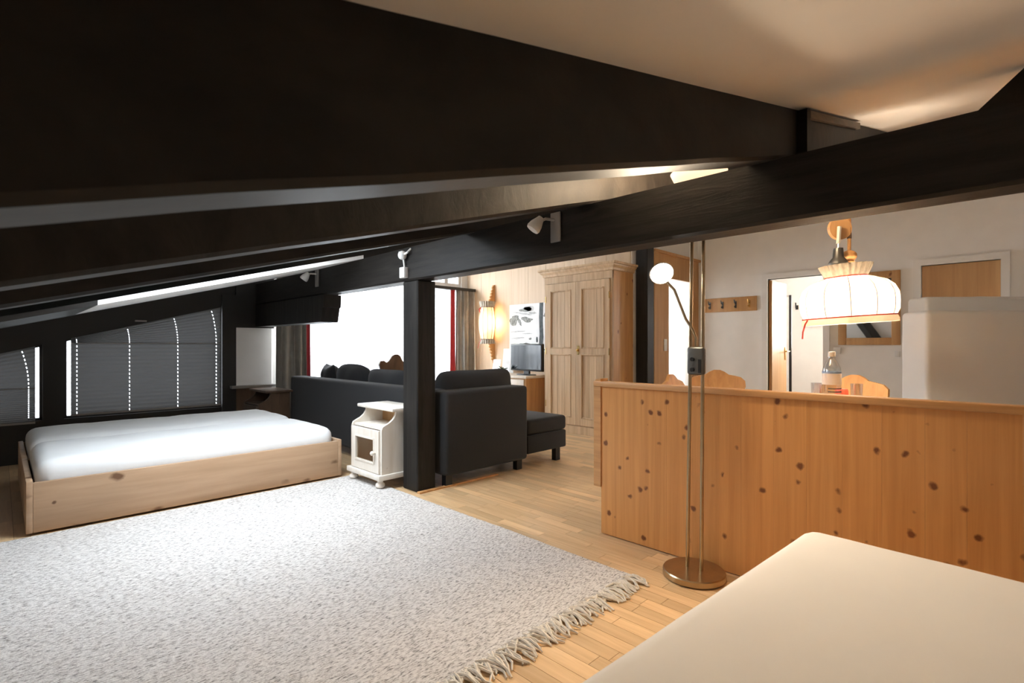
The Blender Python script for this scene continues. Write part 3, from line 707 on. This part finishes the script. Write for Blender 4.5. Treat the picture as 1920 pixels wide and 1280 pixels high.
obj('crown_moulding', f, 'ward', w); B('top_panel', 'ward', w, (X0, 5.53, Y0, Y1, 1.99, 2.005))
mid = (Y0+Y1)/2
for a, b_, hs in ((Y0+.032, mid-.002, 1), (mid+.002, Y1-.032, -1)):
    d = B('door', 'ward', w, (X0-.02, X0, a, a+.075, .115, 1.895), (X0-.02, X0, b_-.075, b_, .115, 1.895), (X0-.0195, X0, a+.075, b_-.075, .115, .20), (X0-.0195, X0, a+.075, b_-.075, .995, 1.065), (X0-.0195, X0, a+.075, b_-.075, 1.805, 1.895))
    for z0, z1 in ((.20, .995), (1.065, 1.805)):
        n = 3; ww = (b_-a-.15)/n
        for k in range(n):
            ya = a+.075+k*ww
            def fp(bm): prism(bm, [(ya+.002, X0-.006), (ya+ww-.002, X0-.006), (ya+ww-.002, X0+.006), (ya+.002, X0+.006)], 'z', z0, z1) if False else box(bm, X0-.008, X0+.005, ya+.0015, ya+ww-.0015, z0, z1)
            obj('field_board', fp, 'ward', d)
        def fr(bm):
            e = .016
            for q in ((a+.075, a+.075+e, z0, z1), (b_-.075-e, b_-.075, z0, z1), (a+.075+e, b_-.075-e, z0, z0+e), (a+.075+e, b_-.075-e, z1-e, z1)): box(bm, X0-.026, X0-.004, q[0], q[1], q[2], q[3], r=.005, seg=1)
        obj('moulding', fr, 'ward', d)
    for z in (.35, 1.03, 1.70):
        yy = a-.004 if hs == 1 else b_-.006
        B('hinge', 'brass', d, (X0-.026, X0-.016, yy, yy+.010, z-.04, z+.04))
    if hs == 1: obj('knob', lambda bm: sphere(bm, (X0-.04, b_-.035, 1.045), .017), 'brass', d, True); 
    if hs == 1: B('escutcheon', 'brass', d, (X0-.024, X0-.02, b_-.05, b_-.02, .99, 1.10))

# ------------------------------------------------------------ television corner
c = thing('dresser', 'low pine dresser carrying the television', 'dresser', (5.22, 5.3, 0))
B('body', 'pine_side', c, (4.965, 5.53, 4.70, 5.98, .06, .66)); B('top_board', 'stand', c, (4.93, 5.535, 4.67, 6.01, .66, .695), r=.006); B('plinth', 'pine_side', c, (4.98, 5.53, 4.72, 5.96, 0, .06))
for i in range(3):
    for j in range(3):
        d = B('drawer', 'stand', c, (4.948, 4.965, 4.73+i*.42, 4.73+i*.42+.40, .09+j*.19, .09+j*.19+.175), r=.004)
        obj('knob', lambda bm: sphere(bm, (4.935, 4.93+i*.42, .178+j*.19), .015), 'pine_side', d, True)
t = thing('television', 'black flat television on the dresser beside the wardrobe', 'television', (5.2, 4.88, .695))
R = Matrix.Translation((5.16, 4.88, .695)) @ Matrix.Rotation(-.05, 4, 'Z')
obj('housing', lambda bm: box(bm, -.01, .035, -.315, .315, .055, .43, r=.008), 'black', t, True, M4=R)
obj('screen', lambda bm: box(bm, -.013, -.0095, -.295, .295, .08, .412), 'screen', t, M4=R)
obj('stand_neck', lambda bm: box(bm, .0, .03, -.05, .05, .01, .07), 'black', t, M4=R)
obj('stand_foot', lambda bm: lathe(bm, [(.001, 0), (.17, 0), (.165, .012), (.001, .018)], (0, 0, 0), 32, mat=Matrix.Diagonal((.6, 1, 1))), 'black', t, True, M4=R)
t = thing('potted_plant', 'small leafy plant in a dark pot beside the television', 'plant', (5.06, 5.25, .695))
obj('pot', lambda bm: lathe(bm, [(.001, 0), (.032, 0), (.04, .06), (.036, .06), (.001, .055)], (5.06, 5.25, .695), 18), 'black', t, True)
for k in range(22):
    a = random.random()*2*PI; e = random.uniform(.3, 1.3); L = random.uniform(.06, .12)
    p0 = Vector((5.06, 5.25, .75)); dr = Vector((math.cos(a)*math.cos(e), math.sin(a)*math.cos(e), math.sin(e))); sd = dr.cross(Vector((0, 0, 1))).normalized()*.014
    def f(bm):
        P = [p0, p0+dr*L*.5+sd, p0+dr*L*1.0-Vector((0, 0, .015)), p0+dr*L*.5-sd]; th = Vector((0, 0, .0015))
        A = [bm.verts.new(q) for q in P]; Bv = [bm.verts.new(q+th) for q in P]
        bm.faces.new(A); bm.faces.new(Bv[::-1])
        for i in range(4): bm.faces.new((A[i], Bv[i], Bv[(i+1) % 4], A[(i+1) % 4]))
    obj('leaf', f, 'leaf', t)
for lab, y, x, h, wdt, a in (('tall white brochure sheet leaning behind the small plant', 5.50, 5.40, .36, .24, .12), ('white leaflet holder beside the small plant', 5.62, 5.27, .20, .16, .18), ('white folded card in front of the television edge', 5.33, 5.20, .14, .14, .15)):
    R = Matrix.Translation((x, y, .697)) @ Matrix.Rotation(a, 4, 'Y')
    tag(obj('leaflet', lambda bm: (box(bm, 0, .004, -wdt/2, wdt/2, 0, h), box(bm, .006, .012, -wdt/2+.01, wdt/2-.01, 0, h*.94)), 'paper', M4=R), lab, 'leaflet')
# mountain picture: flat print on a canvas
t = thing('mountain_picture', 'black and white snowy mountain print above the television', 'picture', (XLW, 5.1, 1.0))
xp = XLW-.014
B('canvas', 'snow', t, (xp-.028, xp, 4.62, 5.56, 1.02, 1.72))
def patch(mat, pts, dx=.0005):
    # points: fraction from window-side edge (0..1 -> y 5.56..4.62) and height fraction
    P = [(5.56-.94*u, 1.02+.70*v_) for u, v_ in pts]
    obj('print_patch', lambda bm: prism(bm, P, 'x', xp-.028-dx-.001, xp-.028), mat, t)
def blob(u, v_, a, b_, seed, n=22, rot=0):
    out = []
    for k in range(n):
        th = 2*PI*k/n; r_ = 1+.45*noise.noise(Vector((math.cos(th)*1.7+seed, math.sin(th)*1.7, seed)))+.18*noise.noise(Vector((math.cos(th)*6, math.sin(th)*6, seed*2)))
        x_, y_ = a*r_*math.cos(th), b_*r_*math.sin(th); out.append((min(1, max(0, u+x_*math.cos(rot)-y_*math.sin(rot))), min(1, max(0, v_+x_*math.sin(rot)+y_*math.cos(rot)))))
    return out
for q in (('rock', .10, .66, .09, .11, 1, -.5), ('rock', .22, .64, .03, .10, 2, .4), ('rock', .38, .67, .13, .055, 3, -.25), ('rock_pale', .44, .90, .13, .05, 4, -.1), ('rock', .36, .88, .12, .045, 4.6, .1), ('rock_pale', .50, .80, .09, .022, 5, -.1), ('rock_pale', .20, .42, .17, .014, 6, .03), ('rock_pale', .40, .37, .12, .010, 7, 0), ('rock_pale', .30, .80, .2, .02, 8.4, -.2), ('rock_pale', .2, .28, .14, .02, 8.8, .1), ('rock', .30, .14, .12, .028, 8, .06), ('rock', .42, .15, .08, .018, 9, -.15), ('rock_pale', .10, .15, .09, .012, 10, .05), ('rock', .46, .26, .03, .025, 11, 0), ('trunk', .60, .24, .02, .06, 12, 0)):
    patch(q[0], blob(q[1], q[2], q[3], q[4], q[5], rot=q[6]))
patch('trunk', [(.655, 1), (.73, 1), (.72, .6), (.735, .3), (.72, .08), (.78, .02), (.58, .02), (.64, .1), (.655, .35), (.645, .7)], .001)
patch('rock', blob(.80, .74, .06, .05, 21)); patch('trunk', blob(.85, .5, .05, .16, 22)); patch('rock', blob(.9, .2, .08, .1, 23))

# ------------------------------------------------------------ wall lantern
t = thing('wall_lantern', 'carved wooden wall lantern with ivory cloth shade', 'wall lamp', (5.5, 5.93, 1.4))
xw = XLW-.014
pts = [(xw, .82), (xw, 2.06), (xw-.03, 2.055)]
z = 2.03
while z > 1.76: pts += [(xw-.04-.28*(2.03-z), z), (xw-.055-.28*(2.03-z), z-.02), (xw-.035-.28*(2.03-z), z-.042)]; z -= .048
pts += [(xw-.10, 1.74), (xw-.10, 1.17)]
z = 1.15
while z > .90: pts += [(xw-.11+.26*(1.15-z), z), (xw-.125+.26*(1.15-z), z-.02), (xw-.09+.26*(1.15-z), z-.042)]; z -= .048
pts += [(xw-.03, .86), (xw-.02, .82)]
obj('carved_board', lambda bm: prism(bm, pts, 'y', 5.915, 5.945), 'carved', t)
LC = (5.385, 5.93, 0)
sd = obj('lamp_shade', lambda bm: lathe(bm, [(.100, 1.20), (.112, 1.26), (.128, 1.38), (.130, 1.50), (.118, 1.62), (.102, 1.70)], LC, 40, a0=PI*.36, a1=PI*1.64, wob=lambda a, z: 1+.02*math.cos(a*8)), 'lantern', t, True)
for k in range(8):
    a = PI*.36+PI*1.28*k/7
    obj('rib', lambda bm: tube(bm, [(LC[0]+r*math.cos(a), LC[1]+r*math.sin(a), zz) for r, zz in ((.103, 1.20), (.116, 1.26), (.132, 1.38), (.134, 1.50), (.122, 1.62), (.106, 1.70))], .003, 6), 'darkwood', sd)
for z0, z1, r0, r1 in ((1.70, 1.79, .104, .118), (1.20, 1.13, .103, .116)):
    obj('frill', lambda bm: lathe(bm, [(r0, z0), (r1, (z0+z1)/2), (r1*1.04, z1)], LC, 96, wob=lambda a, z: 1+.05*math.sin(a*22)), 'linen', sd, True)
    obj('band', lambda bm: lathe(bm, [(r0+.002, z0-.005), (r0+.006, z0), (r0+.002, z0+.005)], LC, 40), 'darkwood', sd, True)
obj('ribbon_bow', lambda bm: (tube(bm, [(5.28, 5.985, 1.62), (5.265, 5.99, 1.67), (5.29, 5.97, 1.70), (5.30, 5.93, 1.69)], .007, 6), tube(bm, [(5.29, 5.97, 1.70), (5.275, 5.98, 1.66), (5.27, 5.975, 1.56)], .004, 6)), 'red', sd)
obj('ribbon_tail', lambda bm: tube(bm, [(5.29, 5.97, 1.20), (5.27, 5.99, 1.14), (5.255, 6.005, 1.06)], .004, 6), 'red', sd)
obj('bulb', lambda bm: sphere(bm, (LC[0], LC[1], 1.46), .032), 'bulb_soft', t, True)
point('lantern_light', (LC[0], LC[1]-.0, 1.46), 7, (1, .72, .42), .05)

# ------------------------------------------------------------ pine partition
p = thing('pine_partition', 'waist-high knotty orange pine partition of upright boards', 'partition', (2.51, .5, 0))
y = 1.752; k = 0
while y > -1.6:
    wd_ = random.choice((.105, .12, .135, .145)); y2 = y-wd_
    dx = random.uniform(0, .0004)
    B('board', 'pine', p, (2.492+dx, 2.522, y2+.0002, y-.0002, .006, .862)); y = y2
B('cap_rail', 'pine_cap', p, (2.478, 2.545, -1.6, 1.80, .862, .892), r=.005)
obj('end_stile', lambda bm: prism(bm, [(1.752, .275), (1.80, .275), (1.80, .88), (1.785, .905), (1.752, .908)], 'x', 2.485, 2.56), 'pine_cap', p)

# ------------------------------------------------------------ floor lamp
t = thing('floor_lamp', 'bronze two-pole floor lamp with uplight dish and reading arm', 'floor lamp', (2.34, 1.112, 0))
obj('base_disc', lambda bm: lathe(bm, [(.001, .002), (.138, .002), (.143, .008), (.143, .030), (.139, .035), (.001, .036)], (2.342, 1.114, 0), 56), 'bronze', t, True)
P0 = [Vector((2.348, 1.150, .035)), Vector((2.348, 1.080, .035))]; P1 = [Vector((2.40, 1.148, 1.86)), Vector((2.40, 1.092, 1.86))]
for a, b_ in zip(P0, P1): obj('pole', lambda bm: tube(bm, [a, b_], .0085, 14), 'bronze', t, True)
cl = lambda z: P0[0].lerp(P1[0], (z-.035)/1.825)*.5 + P0[1].lerp(P1[1], (z-.035)/1.825)*.5
c0 = cl(1.03)
RC = Matrix.Translation(c0)
ck = obj('clamp', lambda bm: box(bm, -.016, .016, -.043, .043, -.07, .065, r=.012, seg=3), 'gunmetal', t, True, M4=RC)
for z in (.005, -.045): obj('clamp_screw', lambda bm: tube(bm, [(-.014, .012, z), (-.024, .012, z)], .010, 12), 'black', ck, True, M4=RC)
B('clamp_slot', 'black', ck, (c0.x-.018, c0.x-.015, c0.y-.030, c0.y-.016, c0.z-.06, c0.z+.005))
hd = Vector((2.285, 1.225, 1.41))
arm = [c0+Vector((-.004, 0, .06)), c0+Vector((-.004, .0, .11)), c0+Vector((-.012, .014, .15)), c0+Vector((-.03, .04, .20)), hd+Vector((.02, -.03, -.04)), hd]
obj('reading_arm', lambda bm: tube(bm, arm, .0065, 10), 'bronze', t, True)
vd = Vector((-.62, -.55, -.55)).normalized(); HR = Matrix.Translation(hd+Vector((-.015, .02, .045))) @ vd.to_track_quat('Z', 'Y').to_matrix().to_4x4()
lh = obj('reading_head', lambda bm: lathe(bm, [(.001, -.032), (.02, -.03), (.045, -.012), (.058, .006), (.058, .012), (.054, .012)], seg=32), 'steel', t, True, M4=HR)
obj('lens', lambda bm: lathe(bm, [(.054, .009), (.03, .013), (.001, .014)], seg=32), 'bulb', lh, True, M4=HR)
l = bpy.data.lights.new('reading_light', 'SPOT'); l.energy = 30; l.color = (1, .80, .56); l.spot_size = 2.4; l.spot_blend = .8; l.shadow_soft_size = .05
o = bpy.data.objects.new('reading_light', l); COL.objects.link(o); o.location = hd+Vector((-.015, .02, .045))+vd*.03; o.rotation_euler = (-vd).to_track_quat('Z', 'Y').to_euler()
DC = (2.405, 1.12, 1.86)
dd = obj('uplight_dish', lambda bm: lathe(bm, [(.001, 0), (.03, .002), (.08, .02), (.118, .05), (.132, .08), (.127, .08), (.112, .053), (.075, .026), (.03, .01), (.001, .008)], DC, 48), 'dish', t, True)
obj('dish_cup', lambda bm: lathe(bm, [(.001, -.03), (.045, -.02), (.05, .0), (.001, .006)], DC, 32, mat=Matrix.Diagonal((.7, 1, 1))), 'bronze', t, True)
point('uplight_bulb', (2.405, 1.12, 1.96), 34, (1, .80, .56), .05)

# ------------------------------------------------------------ dining corner
t = thing('dining_table', 'pine dining table behind the partition', 'table', (3.3, .85, 0))
B('table_top', 'pine_cap', t, (2.80, 3.85, .25, 1.42, .715, .75), r=.006); B('apron', 'pine_cap', t, (2.88, 3.77, .33, .35, .62, .715), (2.88, 3.77, 1.32, 1.34, .62, .715), (2.88, 2.90, .35, 1.32, .62, .715), (3.75, 3.77, .35, 1.32, .62, .715))
for x, y in ((2.9, .36), (3.75, .36), (2.9, 1.31), (3.75, 1.31)): B('leg', 'pine_cap', t, (x-.035, x+.035, y-.035, y+.035, 0, .714))
bc = (3.33, .77, .751)
t = thing('water_bottle', 'clear glass water bottle with white label and cap on the dining table', 'bottle', bc)
obj('bottle_body', lambda bm: lathe(bm, [(.001, 0), (.044, 0), (.047, .01), (.047, .20), (.043, .225), (.026, .262), (.0165, .275), (.0165, .293)], bc, 32), 'bottle', t, True)
obj('cap', lambda bm: lathe(bm, [(.001, .288), (.019, .288), (.019, .315), (.001, .316)], bc, 24), 'plastic_white', t, True)
obj('label_band', lambda bm: lathe(bm, [(.0478, .130), (.0478, .192)], bc, 32), 'paper', t, True)
obj('label_edge', lambda bm: lathe(bm, [(.0478, .193), (.0475, .205)], bc, 32), 'label_blue', t, True)
for k in range(4): obj('label_line', lambda bm: lathe(bm, [(.0478, .052+k*.018), (.0478, .058+k*.018)], bc, 20, a0=PI*.95, a1=PI*1.55), 'candle' if k < 2 else 'gunmetal', t, True)
def tumbler(label, x, y):
    tag(obj('tumbler', lambda bm: lathe(bm, [(.001, .004), (.028, 0), (.033, .12), (.031, .12), (.027, .012), (.001, .012)], (x, y, .751), 24), 'tumbler', smooth=True), label, 'glass', 'tumblers on the dining table')
tumbler('clear tumbler on the table on the bottle\'s coat-hook side', 3.57, .905); tumbler('clear tumbler on the table beside the red candle', 3.66, .715)
tag(obj('candle_jar', lambda bm: lathe(bm, [(.001, 0), (.032, 0), (.036, .03), (.034, .085), (.03, .095), (.001, .09)], (3.53, .765, .751), 24), 'candle', smooth=True), 'small round red candle on the dining table', 'candle')
# upright padded blocks
CR = Matrix.Rotation(-PI/4, 4, 'Z')
def upright(label, r0, r1, d0, d1, z1, seed, yaw=0):
    Mx = CR @ Matrix.Translation((r0, d0, 0)) @ Matrix.Rotation(yaw, 4, 'Z')
    mattress(label, 0, r1-r0, 0, d1-d0, 0, z1, .035, 'padded', seed, wr=.004, name='upright_mattress', M4=Mx)
upright('tall white padded block standing behind the pine partition', 3.245, 4.5, 4.0, 4.28, 1.375, 4)
upright('taller white padded block behind the other one, before the closed door', 3.74, 5.0, 4.62, 4.86, 1.545, 6, -.02)
# coat hooks
t = thing('coat_rack', 'orange wood coat rack board with four hooks', 'coat rack', (XR, 2.97, 1.68))
B('board', 'door_wood', t, (XR-.022, XR, 2.59, 3.36, 1.585, 1.785), r=.004)
for k in range(4):
    y = 3.24-k*.185
    obj('hook', lambda bm: (tube(bm, [(XR-.022, y, 1.70), (XR-.07, y, 1.70), (XR-.085, y, 1.745)], .008, 8), tube(bm, [(XR-.022, y, 1.67), (XR-.05, y, 1.64), (XR-.075, y, 1.655)], .007, 8), box(bm, XR-.028, XR-.02, y-.012, y+.012, 1.63, 1.73)), 'brass' if k == 3 else 'gunmetal', t, True)
# mirror
t = thing('wall_mirror', 'mirror in flat pine frame between the two doors', 'mirror', (XR, 1.31, 1.1))
y0, y1, z0, z1, e = 1.005, 1.625, 1.11, 1.975, .085
for q in ((y0, y0+e, z0, z1), (y1-e, y1, z0, z1)): B('frame_stile', 'pine_side', t, (XR-.03, XR-.002, *q), r=.005)
for q in ((y0+e, y1-e, z0, z0+e), (y0+e, y1-e, z1-e, z1)): B('frame_rail', 'pine_side', t, (XR-.03, XR-.002, *q), r=.005)
B('mirror_glass', 'mirror', t, (XR-.012, XR-.008, y0+e, y1-e, z0+e, z1-e))
tag(B('wall_socket', 'plastic_white', None, (XR-.012, XR, 1.60, 1.68, 1.0, 1.08), r=.003), 'white square switch on the wall below the mirror, bathroom door side', 'switch')
tag(B('wall_socket', 'plastic_white', None, (XR-.03, XR, 1.01, 1.06, .97, 1.04), r=.006), 'small white wall fitting below the mirror, closed door side', 'switch')

# ------------------------------------------------------------ pendant lamp over the table
PC = Vector((3.555, .742, 0))
t = thing('pendant_lamp', 'rise-and-fall pendant with ballooned cream cloth shade and red ribbon', 'pendant lamp', (PC.x, PC.y, 1.24))
fwd = Vector((1, 1, 0)).normalized(); rgt = Vector((1, -1, 0)).normalized()
TM = Matrix.Translation((PC.x, PC.y, 1.40)) @ Matrix.Rotation(math.radians(-3.5), 4, fwd)
gore = lambda a, z: 1+.020*abs(math.cos(a*6))*(1 if -.13 < z < .09 else .3)
sp_ = [(.232, -.130), (.243, -.10), (.248, -.05), (.245, 0), (.228, .04), (.195, .072), (.150, .092), (.108, .104)]
sh_ = obj('lamp_shade', lambda bm: lathe(bm, sp_, seg=96, wob=gore), 'shade', t, True, M4=TM)
for k in range(12):
    a = 2*PI*(k+.5)/12
    obj('seam', lambda bm: tube(bm, [((r+.001)*math.cos(a), (r+.001)*math.sin(a), z) for r, z in sp_], .0026, 6), 'linen', sh_, M4=TM)
obj('rim_band', lambda bm: lathe(bm, [(.233, -.131), (.241, -.150), (.240, -.168), (.235, -.17), (.232, -.15), (.229, -.131)], seg=72, wob=lambda a, z: 1+.012*math.sin(a*40)), 'shade', sh_, True, M4=TM)
obj('red_ribbon', lambda bm: tube(bm, [(.237*math.cos(2*PI*k/64), .237*math.sin(2*PI*k/64), -.130) for k in range(65)], .0042, 6), 'red', sh_, M4=TM)
obj('collar_ribbon', lambda bm: tube(bm, [(.108*math.cos(2*PI*k/48), .108*math.sin(2*PI*k/48), .106) for k in range(49)], .0042, 6), 'red', sh_, M4=TM)
obj('gathered_collar', lambda bm: lathe(bm, [(.105, .105), (.115, .13), (.128, .16), (.134, .178)], seg=160, wob=lambda a, z: 1+.045*math.sin(a*26)*min(1, (z-.095)/.05)), 'linen', sh_, True, M4=TM)
obj('ribbon_tail', lambda bm: tube(bm, [PC-rgt*.235+Vector((0, 0, 1.25)), PC-rgt*.25+Vector((0, 0, 1.225)), PC-rgt*.262+Vector((0, 0, 1.18)), PC-rgt*.265+Vector((0, 0, 1.14))], .0045, 6), 'red', sh_)
obj('wooden_ball', lambda bm: (sphere(bm, (PC.x+.008, PC.y-.008, 1.632), .041, sz=.85), lathe(bm, [(.001, 1.55), (.034, 1.55), (.036, 1.572), (.022, 1.585), (.03, 1.60), (.001, 1.61)], (PC.x+.008, PC.y-.008, 0), 20)), 'carved', t, True)
obj('suspension_cord', lambda bm: tube(bm, [PC+rgt*.012+Vector((0, 0, 1.66)), PC+rgt*.012+Vector((0, 0, 1.83)), PC+rgt*.0+Vector((0, 0, zc(3.5)-.04))], .010, 8), 'carved', t, True)
obj('cord_sleeve', lambda bm: tube(bm, [PC+rgt*.012+Vector((0, 0, 1.735)), PC+rgt*.012+Vector((0, 0, 1.80))], .0125, 8), 'darkwood', t, True)
WP = PC-rgt*.072-fwd*.03
obj('counterweight', lambda bm: lathe(bm, [(.001, 1.545), (.028, 1.548), (.045, 1.565), (.051, 1.578), (.051, 1.586), (.040, 1.605), (.029, 1.618), (.025, 1.672), (.001, 1.674)], (WP.x, WP.y, 0), 28), 'gunmetal', t, True)
obj('pulley_wheel', lambda bm: tube(bm, [PC-rgt*.045+fwd*.012+Vector((0, 0, 1.795)), PC-rgt*.045-fwd*.012+Vector((0, 0, 1.795))], .066, 32), 'pine_side', t, True)
obj('pulley_strap', lambda bm: tube(bm, [WP+Vector((0, 0, 1.70)), WP+rgt*.006+Vector((0, 0, 1.80))], .011, 6), 'stand', t)
obj('weight_cord', lambda bm: tube(bm, [WP+Vector((0, 0, 1.67)), WP+Vector((0, 0, 1.71))], .005, 6), 'steel', t)
obj('bulb', lambda bm: sphere(bm, (PC.x, PC.y, 1.38), .035), 'bulb_soft', t, True)
point('pendant_light', (PC.x, PC.y, 1.36), 30, (1, .86, .68), .05)
